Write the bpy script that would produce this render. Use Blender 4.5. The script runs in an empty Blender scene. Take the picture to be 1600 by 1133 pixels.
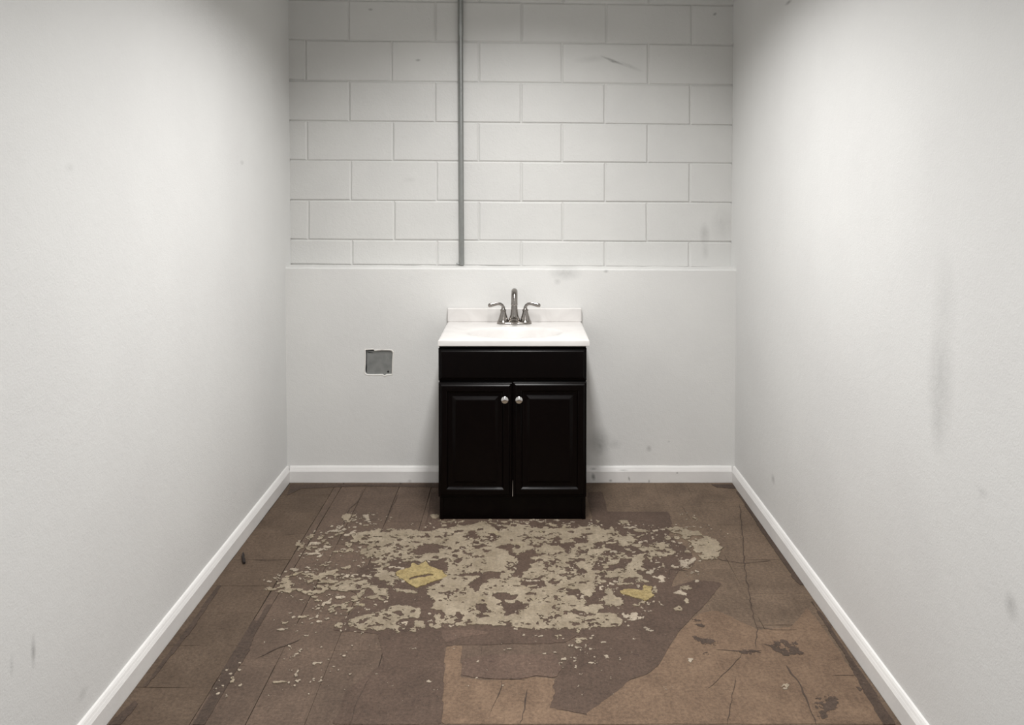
import bpy, bmesh, math, random
import numpy as np
from mathutils import Vector, noise as mnoise

random.seed(7)
C = bpy.context.scene.collection
sc = bpy.context.scene

# ------------------------------------------------------------------ camera, world, lights, exposure
F, PX, PY_H, CAM_H, TILT = 1350.0, 814.0, 284.0, 1.404, math.radians(2.0)
PY = PY_H + F * math.tan(TILT)
cam = bpy.data.cameras.new('camera')
cam.sensor_width = 36.0
cam.lens = F / 1600.0 * 36.0
cam.shift_x = -(PX - 800.0) / 1600.0
cam.shift_y = (PY - 566.5) / 1600.0
cam.clip_start = 0.05
co = bpy.data.objects.new('camera', cam)
co.location = (0, 0, CAM_H)
co.rotation_euler = (math.radians(90) - TILT, 0, 0)
C.objects.link(co)
sc.camera = co

w = bpy.data.worlds.new('world')
sc.world = w
w.use_nodes = True
w.node_tree.nodes['Background'].inputs[0].default_value = (1.0, 0.995, 0.985, 1)
w.node_tree.nodes['Background'].inputs[1].default_value = 0.66

def area_lamp(name, energy, spread, y, length):
    la = bpy.data.lights.new(name, 'AREA')
    la.shape = 'RECTANGLE'
    la.size, la.size_y = 0.22, length
    la.energy = energy
    la.spread = math.radians(spread)
    la.color = (1.0, 0.99, 0.98)
    lo = bpy.data.objects.new(name, la)
    lo.location = (-0.02, y, 2.44)
    C.objects.link(lo)


area_lamp('ceiling_light', 27, 142, 2.75, 1.2)
area_lamp('fill_light_near', 18, 140, 0.6, 1.0)  # added fill lamp, no fixture known here; brightens near floor and lower walls

sc.view_settings.view_transform = 'Standard'
sc.view_settings.look = 'None'
sc.view_settings.gamma = 1
sc.view_settings.use_curve_mapping = False
sc.view_settings.exposure = 0.38


# ------------------------------------------------------------------ measuring helpers (photo pixel -> metres on a real plane)
def floor_pt(px, py, z0=0.0):
    a = (PY - py) / F; c, s = math.cos(TILT), math.sin(TILT)
    wv = z0 - CAM_H
    y = wv * (c + a * s) / (a * c - s)
    return ((px - PX) * (y * c - wv * s) / F, y)


def wall_pt(px, py, y0):
    a = (PY - py) / F; c, s = math.cos(TILT), math.sin(TILT)
    wv = y0 * (a * c - s) / (c + a * s)
    return ((px - PX) * (y0 * c - wv * s) / F, wv + CAM_H)


def side_pt(px, py, x0):
    """point of the side wall x = x0 seen at a pixel -> (y, z)"""
    c, s = math.cos(TILT), math.sin(TILT)
    Z = F * x0 / (px - PX)
    Y = (PY - py) / F * Z
    return (Z * c + Y * s, CAM_H - Z * s + Y * c)


# ------------------------------------------------------------------ object helpers
def link(name, me, mat=None, parent=None, kind=None):
    o = bpy.data.objects.new(name, me)
    C.objects.link(o)
    if mat is not None and not me.materials:
        me.materials.append(mat)
    if parent is not None:
        o.parent = parent
    if kind:
        o['kind'] = kind
    return o


def base_of(o):
    v = Vector((0, 0, 0))
    while o is not None:
        v += o.location
        o = o.parent
    return v


def obj(name, bm, mat, parent=None, kind=None, smooth=None):
    """link a bmesh built in world metres as one mesh object below parent"""
    if parent is not None:
        bmesh.ops.translate(bm, vec=-base_of(parent), verts=bm.verts)
    bmesh.ops.recalc_face_normals(bm, faces=bm.faces)
    me = bpy.data.meshes.new(name)
    if smooth:
        for f in bm.faces:
            f.smooth = True
        for e in bm.edges:
            if len(e.link_faces) == 2 and e.calc_face_angle(0) > math.radians(smooth):
                e.smooth = False
    bm.to_mesh(me)
    bm.free()
    return link(name, me, mat, parent, kind)


def thing(name, label, cat, loc, group=None):
    o = bpy.data.objects.new(name, None)
    o.empty_display_size = 0.1
    o.location = loc
    C.objects.link(o)
    o['label'] = label
    o['category'] = cat
    if group:
        o['group'] = group
    return o


def add_box(bm, x0, x1, y0, y1, z0, z1, bevel=0.0, seg=2):
    t = bmesh.new()
    vs = [t.verts.new((x, y, z)) for x in (x0, x1) for y in (y0, y1) for z in (z0, z1)]
    for q in ((0, 1, 3, 2), (4, 6, 7, 5), (0, 4, 5, 1), (2, 3, 7, 6), (0, 2, 6, 4), (1, 5, 7, 3)):
        t.faces.new([vs[i] for i in q])
    bmesh.ops.recalc_face_normals(t, faces=t.faces)
    if bevel:
        bmesh.ops.bevel(t, geom=t.edges[:], offset=bevel, segments=seg, profile=0.5, affect='EDGES')
    merge(bm, t)


def merge(bm, t):
    me = bpy.data.meshes.new('tmp')
    t.to_mesh(me)
    t.free()
    bm.from_mesh(me)
    bpy.data.meshes.remove(me)


def box_obj(name, b, mat, parent, bevel=0.002, seg=2, kind=None):
    bm = bmesh.new()
    add_box(bm, *b, bevel=bevel, seg=seg)
    return obj(name, bm, mat, parent, kind)


def add_rings(bm, rings, close_first=True, close_last=True):
    """loft a list of equal-length point loops"""
    vr = [[bm.verts.new(p) for p in r] for r in rings]
    n = len(vr[0])
    for a, b in zip(vr, vr[1:]):
        for i in range(n):
            j = (i + 1) % n
            bm.faces.new((a[i], a[j], b[j], b[i]))
    if close_first:
        bm.faces.new(vr[0])
    if close_last:
        bm.faces.new(vr[-1])


def circle(c, r, n=24, axis='z', ry=None):
    ry = r if ry is None else ry
    out = []
    for i in range(n):
        a = 2 * math.pi * i / n
        u, v = r * math.cos(a), ry * math.sin(a)
        if axis == 'z':
            out.append((c[0] + u, c[1] + v, c[2]))
        else:
            out.append((c[0] + u, c[1], c[2] + v))
    return out


def add_tube(bm, pts, radii, n=16, flat=1.0):
    """tube along a polyline; flat squashes it in height"""
    pts = [Vector(p) for p in pts]
    rings = []
    up0 = None
    for i, p in enumerate(pts):
        d = (pts[min(i + 1, len(pts) - 1)] - pts[max(i - 1, 0)]).normalized()
        if up0 is None:
            up0 = Vector((0, 0, 1)) if abs(d.z) < 0.9 else Vector((0, -1, 0))
        side = d.cross(up0).normalized()
        up = side.cross(d).normalized()
        up0 = up
        r = radii[i] if isinstance(radii, (list, tuple)) else radii
        ru, rs = (r[0], r[1]) if isinstance(r, tuple) else (r * flat, r)
        rings.append([p + side * rs * math.cos(2 * math.pi * k / n) + up * ru * math.sin(2 * math.pi * k / n) for k in range(n)])
    add_rings(bm, rings)


# ------------------------------------------------------------------ material helpers
def new_mat(name):
    m = bpy.data.materials.new(name)
    m.use_nodes = True
    nt = m.node_tree
    return m, nt, nt.nodes['Principled BSDF']


def N(nt, kind, **kw):
    n = nt.nodes.new(kind)
    for k, v in kw.items():
        setattr(n, k, v)
    return n


def pos(nt):
    return N(nt, 'ShaderNodeNewGeometry').outputs['Position']


def tex_noise(nt, vec, scale, detail=4, rough=0.55, dist=0.0):
    n = N(nt, 'ShaderNodeTexNoise')
    n.inputs['Scale'].default_value = scale
    n.inputs['Detail'].default_value = detail
    n.inputs['Roughness'].default_value = rough
    n.inputs['Distortion'].default_value = dist
    nt.links.new(vec, n.inputs['Vector'])
    return n.outputs['Fac']


def ramp(nt, fac, a, b, lo=0.0, hi=1.0):
    m = N(nt, 'ShaderNodeMapRange')
    m.inputs['From Min'].default_value = a
    m.inputs['From Max'].default_value = b
    m.inputs['To Min'].default_value = lo
    m.inputs['To Max'].default_value = hi
    nt.links.new(fac, m.inputs['Value'])
    return m.outputs['Result']


def mix(nt, fac, a, b):
    m = N(nt, 'ShaderNodeMix', data_type='RGBA')
    for sock, v in ((m.inputs['Factor'], fac), (m.inputs['A'], a), (m.inputs['B'], b)):
        if isinstance(v, (int, float)):
            sock.default_value = v
        elif isinstance(v, tuple):
            sock.default_value = (*v, 1) if len(v) == 3 else v
        else:
            nt.links.new(v, sock)
    return m.outputs['Result']


def math_n(nt, op, a, b=None):
    m = N(nt, 'ShaderNodeMath', operation=op)
    for s, v in zip(m.inputs, (a, b)):
        if v is None:
            continue
        if isinstance(v, (int, float)):
            s.default_value = v
        else:
            nt.links.new(v, s)
    return m.outputs[0]


def bump(nt, bsdf, h, strength, dist=0.002):
    b = N(nt, 'ShaderNodeBump')
    b.inputs['Strength'].default_value = strength
    b.inputs['Distance'].default_value = dist
    nt.links.new(h, b.inputs['Height'])
    nt.links.new(b.outputs['Normal'], bsdf.inputs['Normal'])


def smudge_mask(nt, p, spots):
    """dirt marks: each spot is (centre, radii, tilt about the view axis, strength)"""
    total = None
    grit = ramp(nt, tex_noise(nt, p, 55, 5, 0.65), 0.3, 0.62)
    for c, r, tilt, k in spots:
        s = N(nt, 'ShaderNodeVectorMath', operation='SUBTRACT')
        nt.links.new(p, s.inputs[0])
        s.inputs[1].default_value = c
        ro = N(nt, 'ShaderNodeVectorRotate', rotation_type='Y_AXIS')
        ro.inputs['Angle'].default_value = tilt
        nt.links.new(s.outputs[0], ro.inputs['Vector'])
        d = N(nt, 'ShaderNodeVectorMath', operation='DIVIDE')
        nt.links.new(ro.outputs[0], d.inputs[0])
        d.inputs[1].default_value = r
        ln = N(nt, 'ShaderNodeVectorMath', operation='LENGTH')
        nt.links.new(d.outputs[0], ln.inputs[0])
        v = ramp(nt, ln.outputs['Value'], 1.0, 0.1, 0.0, k)
        total = v if total is None else math_n(nt, 'MAXIMUM', total, v)
    return math_n(nt, 'MULTIPLY', total, ramp(nt, grit, 0, 1, 0.55, 1.0))


def paint_mat(name, col, col2, spots=(), bump_scale=190, bump_k=0.25, rough=0.55, mottle=2.2):
    m, nt, b = new_mat(name)
    p = pos(nt)
    c = mix(nt, ramp(nt, tex_noise(nt, p, mottle, 3), 0.35, 0.65), col, col2)
    if spots:
        c = mix(nt, smudge_mask(nt, p, spots), c, (0.10, 0.10, 0.095))
    nt.links.new(c, b.inputs['Base Color'])
    b.inputs['Roughness'].default_value = rough
    h = math_n(nt, 'ADD', tex_noise(nt, p, bump_scale, 3, 0.6), math_n(nt, 'MULTIPLY', tex_noise(nt, p, 38, 3), 1.2))
    bump(nt, b, h, bump_k, 0.003)
    return m


def metal_mat(name, col, rough, noise_k=0.08):
    m, nt, b = new_mat(name)
    p = pos(nt)
    b.inputs['Metallic'].default_value = 1.0
    nt.links.new(mix(nt, tex_noise(nt, p, 60, 4), tuple(x * 0.82 for x in col), col), b.inputs['Base Color'])
    nt.links.new(ramp(nt, tex_noise(nt, p, 90, 3), 0.3, 0.7, rough - noise_k, rough + noise_k), b.inputs['Roughness'])
    return m


def earth_mat(name, dark, light, fleck=None, scale=7.0, rough=0.75, vary=0.12, grain=0.34, dust=0.30):
    """worn floor surface: cloudy tone, fine grain, a little tone change from piece to piece"""
    m, nt, b = new_mat(name)
    p = pos(nt)
    cloud = tex_noise(nt, p, scale, 6, 0.62, 0.4)
    fine = tex_noise(nt, p, 95, 8, 0.85)
    mp = N(nt, 'ShaderNodeMapping')
    mp.inputs['Scale'].default_value = (70, 7, 1)
    nt.links.new(p, mp.inputs['Vector'])
    t = math_n(nt, 'ADD', math_n(nt, 'MULTIPLY', ramp(nt, cloud, 0.3, 0.7), 0.7), math_n(nt, 'MULTIPLY', ramp(nt, tex_noise(nt, mp.outputs[0], 1.0, 5, 0.7), 0.3, 0.7), 0.3))
    c = mix(nt, t, dark, light)
    if fleck:
        c = mix(nt, ramp(nt, tex_noise(nt, p, 23, 5, 0.75, 1.0), 0.60, 0.72, 0.0, 0.75), c, fleck)
    grit = N(nt, 'ShaderNodeMix', data_type='RGBA', blend_type='MULTIPLY')
    grit.inputs['Factor'].default_value = 1.0
    nt.links.new(c, grit.inputs['A'])
    nt.links.new(ramp(nt, fine, 0.38, 0.62, 1 - grain, 1 + grain), grit.inputs['B'])
    c = mix(nt, ramp(nt, tex_noise(nt, p, 170, 3, 0.6), 0.66, 0.74, 0.0, dust), grit.outputs['Result'], (0.42, 0.36, 0.29))
    info = N(nt, 'ShaderNodeObjectInfo')
    hsv = N(nt, 'ShaderNodeHueSaturation')
    nt.links.new(ramp(nt, info.outputs['Random'], 0, 1, 1 - vary, 1 + vary), hsv.inputs['Value'])
    nt.links.new(c, hsv.inputs['Color'])
    nt.links.new(hsv.outputs['Color'], b.inputs['Base Color'])
    b.inputs['Roughness'].default_value = rough
    b.inputs['Specular IOR Level'].default_value = 0.3
    bump(nt, b, math_n(nt, 'ADD', fine, cloud), 0.35, 0.002)
    return m


XL_BACK, XL_SLOPE = -1.095, 0.0045          # left wall leans a hair inwards towards the camera
XR = 1.000
Y_UP, Y_LOW, Y_END, CEIL = 4.10, 4.00, -1.2, 2.46


def xl(y):
    return XL_BACK + (Y_UP - y) * XL_SLOPE


def wsp(px, py, y0, rx, rz, tilt=0.0, k=0.5, ry=0.3):
    x, z = wall_pt(px, py, y0)
    return ((x, y0, z), (rx, ry, rz), tilt, k)


def ssp(px, py, x0, ry, rz, k=0.5):
    y, z = side_pt(px, py, x0)
    return ((x0, y, z), (0.3, ry, rz), 0.0, k)


PA, PB = (0.735, 0.735, 0.722), (0.705, 0.703, 0.692)
M_left = paint_mat('left_wall_paint', PA, PB, [
    ssp(379, 254, -1.09, 0.03, 0.012, 0.28), ssp(52, 1018, -1.085, 0.012, 0.045, 0.45), ssp(110, 262, -1.085, 0.03, 0.015, 0.10),
    ssp(18, 1040, -1.085, 0.01, 0.03, 0.2), ssp(130, 1085, -1.085, 0.03, 0.02, 0.2)])
M_right = paint_mat('right_wall_paint', PA, PB, [
    ssp(1470, 590, XR, 0.075, 0.19, 0.24), ssp(1466, 650, XR, 0.050, 0.11, 0.22), ssp(1475, 480, XR, 0.07, 0.16, 0.12),
    ssp(1208, 749, XR, 0.03, 0.025, 0.40), ssp(1232, 4, XR, 0.05, 0.009, 0.6), ssp(1580, 948, XR, 0.03, 0.035, 0.32),
    ssp(1535, 770, XR, 0.03, 0.015, 0.16), ssp(1145, 70, XR, 0.03, 0.02, 0.2)])
M_block = paint_mat('painted_masonry', (0.675, 0.672, 0.652), (0.64, 0.637, 0.620), [
    wsp(958, 95, Y_UP, 0.075, 0.0075, math.radians(-21), 0.75), wsp(957, 95, Y_UP, 0.028, 0.010, math.radians(-21), 0.8),
    wsp(985, 104, Y_UP, 0.07, 0.012, math.radians(-22), 0.25),
    wsp(925, 92, Y_UP, 0.10, 0.02, 0.1, 0.16),
    wsp(1101, 366, Y_UP, 0.028, 0.06, 0.0, 0.30), wsp(1102, 392, Y_UP, 0.02, 0.05, 0.0, 0.18), wsp(1128, 350, Y_UP, 0.06, 0.09, 0.0, 0.16),
    wsp(1117, 22, Y_UP, 0.012, 0.008, 0.5, 0.7), wsp(653, 94, Y_UP, 0.016, 0.008, 0.0, 0.5), wsp(579, 15, Y_UP, 0.014, 0.008, 0.0, 0.5),
    wsp(640, 281, Y_UP, 0.04, 0.015, 0.0, 0.12)], bump_scale=110, bump_k=0.35, mottle=3.0)
M_low = paint_mat('lower_wall_paint', (0.735, 0.731, 0.712), (0.70, 0.696, 0.680), [
    wsp(884, 427, Y_LOW, 0.085, 0.040, 0.0, 0.30), wsp(871, 440, Y_LOW, 0.02, 0.02, 0.0, 0.25), wsp(947, 424, Y_LOW, 0.014, 0.009, 0.0, 0.5),
    wsp(936, 690, Y_LOW, 0.07, 0.075, 0.0, 0.42), wsp(938, 697, Y_LOW, 0.03, 0.05, 0.0, 0.50), wsp(958, 694, Y_LOW, 0.05, 0.03, 0.0, 0.22),
    wsp(1014, 701, Y_LOW, 0.016, 0.018, 0.0, 0.45), wsp(1045, 690, Y_LOW, 0.008, 0.006, 0.0, 0.3)], mottle=2.6)
M_trim = paint_mat('trim_paint', (0.80, 0.785, 0.765), (0.75, 0.735, 0.72), [
    wsp(927, 745, 3.985, 0.012, 0.022, 0.2, 0.85), wsp(927, 733, 3.985, 0.02, 0.007, 0.0, 0.6), wsp(974, 735, 3.985, 0.028, 0.004, 0.0, 0.5),
    wsp(983, 748, 3.985, 0.006, 0.014, 0.2, 0.8), wsp(954, 751, 3.985, 0.01, 0.008, 0.0, 0.6), wsp(1014, 752, 3.985, 0.006, 0.01, 0.0, 0.6),
    wsp(1058, 739, 3.985, 0.006, 0.006, 0.0, 0.6), wsp(640, 752, 3.985, 0.012, 0.01, 0.0, 0.4)],
    bump_scale=60, bump_k=0.15, rough=0.4, mottle=5)
M_ceil = paint_mat('ceiling_paint', (0.62, 0.62, 0.60), (0.58, 0.58, 0.56))


def bm_prism(pts_low, dz):
    bm = bmesh.new()
    a = [bm.verts.new(p) for p in pts_low]
    b = [bm.verts.new((p[0], p[1], p[2] + dz)) for p in pts_low]
    bm.faces.new(a[::-1]); bm.faces.new(b)
    n = len(a)
    for i in range(n):
        bm.faces.new((a[i], a[(i + 1) % n], b[(i + 1) % n], b[i]))
    return bm


# ------------------------------------------------------------------ the room shell
obj('wall_left', bm_prism([(xl(Y_END), Y_END, 0), (xl(Y_UP), Y_UP, 0), (xl(Y_UP) - .1, Y_UP, 0), (xl(Y_END) - .1, Y_END, 0)], CEIL), M_left, kind='structure')
obj('wall_right', bm_prism([(XR, Y_END, 0), (XR + .1, Y_END, 0), (XR + .1, Y_UP, 0), (XR, Y_UP, 0)], CEIL), M_right, kind='structure')
obj('ceiling', bm_prism([(-1.25, Y_END, CEIL), (1.15, Y_END, CEIL), (1.15, 4.25, CEIL), (-1.25, 4.25, CEIL)], 0.08), M_ceil, kind='structure')

# upper back wall: mortar bed with every painted block set proud of it
bm = bmesh.new()
add_box(bm, XL_BACK - .1, XR + .1, Y_UP + .0060, Y_UP + .12, 0.95, CEIL)
wall_back = obj('wall_back', bm, M_block, kind='structure')

JL = [-124, -61.5, -0.5, 62, 126, 189, 250.5, 313, 374.5, 413.6]      # bed joints at the left end, photo rows
JR = [-116, -54.5, 8, 70, 133, 195.5, 255.5, 317, 378.5, 418.9]
PERP = [(412, 546, 680, 816, 948, 1081, 1214), (341, 477, 612, 748, 880, 1014, 1150), (412, 544.5, 680, 815, 948, 1081, 1214),
        (341, 477, 612, 748, 878, 1013, 1148), (412, 545.5, 679.5, 814, 945, 1079, 1214), (341, 479.5, 613.5, 747.5, 878, 1012, 1148),
        (412, 548, 682, 814.5, 945.5, 1078, 1214), (341, 481.5, 615.5, 748.5, 879, 1011, 1148), (412, 550, 683, 814.5, 945, 1077, 1214)]
rb = random.Random(3)


def bed(k, px):
    t = (px - 450) / 693.0
    return JL[k] + (JR[k] - JL[k]) * t


for k in range(9):
    for a, b in zip(PERP[k], PERP[k][1:]):
        quad = []
        for px, kk, sx, sz in ((a, k + 1, 1, 1), (b, k + 1, -1, 1), (b, k, -1, -1), (a, k, 1, -1)):
            x, z = wall_pt(px, bed(kk, px), Y_UP)
            x += sx * 0.0006 + rb.uniform(-.0008, .0008)
            z += sz * 0.0004 + rb.uniform(-.0006, .0006)
            x = max(min(x, XR), XL_BACK)
            quad.append((x, min(z, CEIL)))
        if quad[1][0] - quad[0][0] < 0.02 or quad[2][1] - quad[1][1] < 0.01:
            continue
        dy = rb.uniform(-.0009, .0009)
        b2 = bmesh.new()
        sg = ((1, 1), (-1, 1), (-1, -1), (1, -1))
        iw = [rb.uniform(.0058, .0082) if XL_BACK < x < XR else 0 for x, z in quad]
        ih = [rb.uniform(.0050, .0074) for _ in range(4)]
        fr = [b2.verts.new((x + sg[i][0] * iw[i], Y_UP + dy + rb.uniform(-.0004, .0004), z + sg[i][1] * ih[i])) for i, (x, z) in enumerate(quad)]
        bk = [b2.verts.new((x, Y_UP + .0062, z)) for x, z in quad]
        b2.faces.new(fr)
        for i in range(4):
            b2.faces.new((fr[i], bk[i], bk[(i + 1) % 4], fr[(i + 1) % 4]))
        obj('block', b2, M_block, wall_back)

# lower back wall: plastered furring that stands 10 cm proud, with a ledge on top and a cut opening
HOLE = [(571.4, 547.2), (584, 546.6), (585.5, 548.6), (596, 547.6), (608, 547.9), (611.6, 548.4), (613.6, 551.5), (612.7, 561), (612.3, 575), (612.0, 584.6),
        (603.5, 585.0), (600.6, 586.9), (597.5, 584.9), (585, 585.2), (574, 585.0), (571.5, 583.4), (570.3, 581.0), (571.2, 570), (571.5, 558)]
hole = [wall_pt(px, py, Y_LOW) for px, py in HOLE]
bm = bmesh.new()
zl_, zr_ = 1.0065, 0.9965
outer = [(XL_BACK, 0), (XR, 0), (XR, zr_ - .006), (XL_BACK, zl_ - .006)]
ov = [bm.verts.new((x, Y_LOW, z)) for x, z in outer]
hv = [bm.verts.new((x, Y_LOW, z)) for x, z in hole]
es = [bm.edges.new((ov[i], ov[(i + 1) % 4])) for i in range(4)] + [bm.edges.new((hv[i], hv[(i + 1) % len(hv)])) for i in range(len(hv))]
bmesh.ops.triangle_fill(bm, use_beauty=True, edges=es)
hb = [bm.verts.new((x, Y_LOW + .014, z)) for x, z in hole]
for i in range(len(hv)):
    j = (i + 1) % len(hv)
    bm.faces.new((hv[i], hv[j], hb[j], hb[i]))
NX = 40
prev = None
for i in range(NX + 1):                                  # rounded, slightly lumpy arris and ledge top
    t = i / NX
    x = XL_BACK + (XR - XL_BACK) * t
    zt = zl_ + (zr_ - zl_) * t + rb.uniform(-.0014, .0014)
    zb = zl_ - .006 + (zr_ - zl_) * t
    row = [bm.verts.new(p) for p in ((x, Y_LOW, zb), (x, Y_LOW + .002, zt - .0015), (x, Y_LOW + .007, zt), (x, Y_UP + .003, zt + .003))]
    if prev:
        for a in range(3):
            bm.faces.new((prev[a], row[a], row[a + 1], prev[a + 1]))
    prev = row
wall_low = obj('wall_back_lower', bm, M_low, kind='structure')
M_gyp, nt, b = new_mat('torn_gypsum_paper')
nt.links.new(mix(nt, tex_noise(nt, pos(nt), 120, 4), (0.70, 0.68, 0.64), (0.86, 0.84, 0.80)), b.inputs['Base Color'])
b.inputs['Roughness'].default_value = 0.9
bm = bmesh.new()                                          # pale torn lip around the opening
cx_ = sum(p[0] for p in hole) / len(hole); cz_ = sum(p[1] for p in hole) / len(hole)
lip_i, lip_m, lip_o = [], [], []
for (x, z) in hole:
    d = Vector((x - cx_, 0, z - cz_)).normalized()
    r1, r2 = rb.uniform(.003, .005), rb.uniform(.006, .009)
    lip_i.append(bm.verts.new((x, Y_LOW - .0002, z)))
    lip_m.append(bm.verts.new((x + d.x * r1, Y_LOW - .0018, z + d.z * r1)))
    lip_o.append(bm.verts.new((x + d.x * r2, Y_LOW + .0003, z + d.z * r2)))
for i in range(len(hole)):
    j = (i + 1) % len(hole)
    bm.faces.new((lip_i[i], lip_i[j], lip_m[j], lip_m[i]))
    bm.faces.new((lip_m[i], lip_m[j], lip_o[j], lip_o[i]))
obj('torn_edge', bm, M_gyp, wall_low)

# baseboards
PROF = [(0.0, 0.0), (0.0155, 0.0), (0.0160, 0.003), (0.0160, 0.0525), (0.0150, 0.0545), (0.0118, 0.0620), (0.0113, 0.0624), (0.0085, 0.0690), (0.0052, 0.0738), (0.0, 0.0758)]


def baseboard(name, a, b, inward, steps=30):
    bm = bmesh.new()
    rings = []
    for i in range(steps + 1):
        t = i / steps
        x, y = a[0] + (b[0] - a[0]) * t, a[1] + (b[1] - a[1]) * t
        j = rb.uniform(-.0006, .0006)
        rings.append([(x + inward[0] * (d + (j if d else 0)), y + inward[1] * (d + (j if d else 0)), z + (j if z > .05 else 0)) for d, z in PROF])
    add_rings(bm, rings)
    return obj(name, bm, M_trim, kind='structure')


baseboard('baseboard_left', (xl(Y_END), Y_END), (xl(Y_LOW), Y_LOW), (1, 0), 60)
baseboard('baseboard_right', (XR, Y_LOW), (XR, Y_END), (-1, 0), 60)
baseboard('baseboard_back', (xl(Y_LOW) + .0155, Y_LOW), (XR - .0155, Y_LOW), (0, -1), 30)

# ------------------------------------------------------------------ the floor: slab, boards and tile ghosts, thin torn layers, residue
M_slab = earth_mat('floor_joint_dirt', (0.036, 0.026, 0.019), (0.066, 0.050, 0.038))
M_tile = earth_mat('worn_brown_tile_backing', (0.071, 0.047, 0.031), (0.124, 0.086, 0.059), fleck=(0.056, 0.036, 0.025), vary=0.09)
M_board = earth_mat('worn_brown_board', (0.074, 0.050, 0.036), (0.130, 0.089, 0.064), fleck=(0.064, 0.044, 0.032), vary=0.07)
M_dark = earth_mat('dark_adhesive_film', (0.060, 0.039, 0.028), (0.103, 0.068, 0.050), fleck=(0.050, 0.031, 0.025), vary=0.06)
M_black = earth_mat('dark_edge_residue', (0.045, 0.030, 0.022), (0.085, 0.058, 0.043), vary=0.1)
M_lightb = earth_mat('light_brown_backing', (0.112, 0.071, 0.046), (0.207, 0.137, 0.089), fleck=(0.087, 0.056, 0.039), vary=0.05, grain=0.30)
M_red = earth_mat('reddish_brown_backing', (0.074, 0.048, 0.036), (0.129, 0.085, 0.062), fleck=(0.061, 0.040, 0.030), vary=0.06)
M_olive = earth_mat('mid_brown_backing', (0.086, 0.059, 0.040), (0.166, 0.116, 0.080), fleck=(0.066, 0.045, 0.032), vary=0.05)
M_tan = earth_mat('tan_residue', (0.185, 0.145, 0.097), (0.345, 0.287, 0.212), fleck=(0.285, 0.238, 0.142), scale=11, vary=0.08, grain=0.24, dust=0.25)
M_pale = earth_mat('pale_residue', (0.25, 0.203, 0.150), (0.42, 0.355, 0.28), scale=14, vary=0.12, grain=0.2)
M_yel = earth_mat('yellow_residue', (0.204, 0.148, 0.060), (0.376, 0.296, 0.144), fleck=(0.320, 0.264, 0.168), scale=26, vary=0.05)

bm = bmesh.new()
add_box(bm, -1.2, 1.1, Y_END, 4.10, -0.10, -0.0045)
floor = obj('floor', bm, M_slab, kind='structure')


def slab_piece(name, quad, mat, z=0.0, th=0.0045, jit=.0015):
    bm = bmesh.new()
    dz = rb.uniform(-.0005, .0)
    top, low = [], []
    pts = []
    for i in range(4):                                    # broken edges: two extra points per side
        a, b = quad[i], quad[(i + 1) % 4]
        for t in (0, .33, .67):
            pts.append((a[0] + (b[0] - a[0]) * t + rb.uniform(-jit, jit), a[1] + (b[1] - a[1]) * t + rb.uniform(-jit, jit)))
    top = [bm.verts.new((x, y, z + dz)) for x, y in pts]
    low = [bm.verts.new((x, y, z - th)) for x, y in pts]
    bm.faces.new(top)
    for i in range(len(pts)):
        j = (i + 1) % len(pts)
        bm.faces.new((top[i], low[i], low[j], top[j]))
    return obj(name, bm, mat, floor)


# left column of square tile backings, 22 cm each, up to the long narrow strip
xs0, xs1 = -0.858, -0.826
ys = [3.985, 3.83, 3.62, 3.40, 3.165, 2.955, 2.77, 2.57, 2.352, 2.13, 1.90]
for y1, y0 in zip(ys, ys[1:]):
    slab_piece('floor_tile', [(-1.075, y0 + .0006), (xs0 - .0010, y0 + .0006), (xs0 - .0010, y1 - .0006), (-1.075, y1 - .0006)], M_tile)
for y1, y0 in ((3.985, 3.30), (3.297, 2.60), (2.597, 1.9)):
    slab_piece('floor_board', [(xs0 + .0015, y0), (xs1 - .0018, y0), (xs1 - .0018, y1), (xs0 + .0015, y1)], M_board)
xb = [xs1, -0.713, -0.560, -0.412, -0.265, -0.118, 0.030, 0.178, 0.325, 0.472, 0.620, 0.765]
for i, (a, b_) in enumerate(zip(xb, xb[1:])):
    cuts = [3.985, 3.30 + .22 * ((i * 37) % 5 - 2) / 2, 2.62 + .16 * ((i * 23) % 5 - 2) / 2, 1.9]
    g = 0.0010 if i < 4 else 0.0002
    for y1, y0 in zip(cuts, cuts[1:]):
        slab_piece('floor_board', [(a + g, y0 + .0003), (b_ - g, y0 + .0003), (b_ - g, y1 - .0003), (a + g, y1 - .0003)], M_board if i < 7 else M_olive, jit=.0012 if i < 4 else .0001)
yr = [3.985, 3.74, 3.49, 3.165, 2.90, 2.69, 2.425, 2.17, 1.9]
for y1, y0 in zip(yr, yr[1:]):
    slab_piece('floor_tile', [(0.7652, y0 + .0003), (0.985, y0 + .0003), (0.985, y1 - .0003), (0.7652, y1 - .0003)], M_olive)


# ---- thin layers: traced outlines, torn a little by noise, meshed with real thickness
def lattice(shape, cell, res, seed):
    r = np.random.RandomState(seed)
    ny, nx = shape
    gy, gx = int(ny * res / cell) + 3, int(nx * res / cell) + 3
    g = r.rand(gy, gx)
    y = np.arange(ny) * res / cell; x = np.arange(nx) * res / cell
    iy, ix = y.astype(int), x.astype(int)
    fy, fx = (y - iy)[:, None], (x - ix)[None, :]
    fy, fx = fy * fy * (3 - 2 * fy), fx * fx * (3 - 2 * fx)
    return (g[np.ix_(iy, ix)] * (1 - fy) * (1 - fx) + g[np.ix_(iy, ix + 1)] * (1 - fy) * fx
            + g[np.ix_(iy + 1, ix)] * fy * (1 - fx) + g[np.ix_(iy + 1, ix + 1)] * fy * fx)


def fbm(shape, cell, res, seed, octv=4, gain=0.55):
    t, a, s = np.zeros(shape), 1.0, 0.0
    for o in range(octv):
        t += a * lattice(shape, cell / 2 ** o, res, seed + 11 * o)
        s += a
        a *= gain
    return t / s


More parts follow.
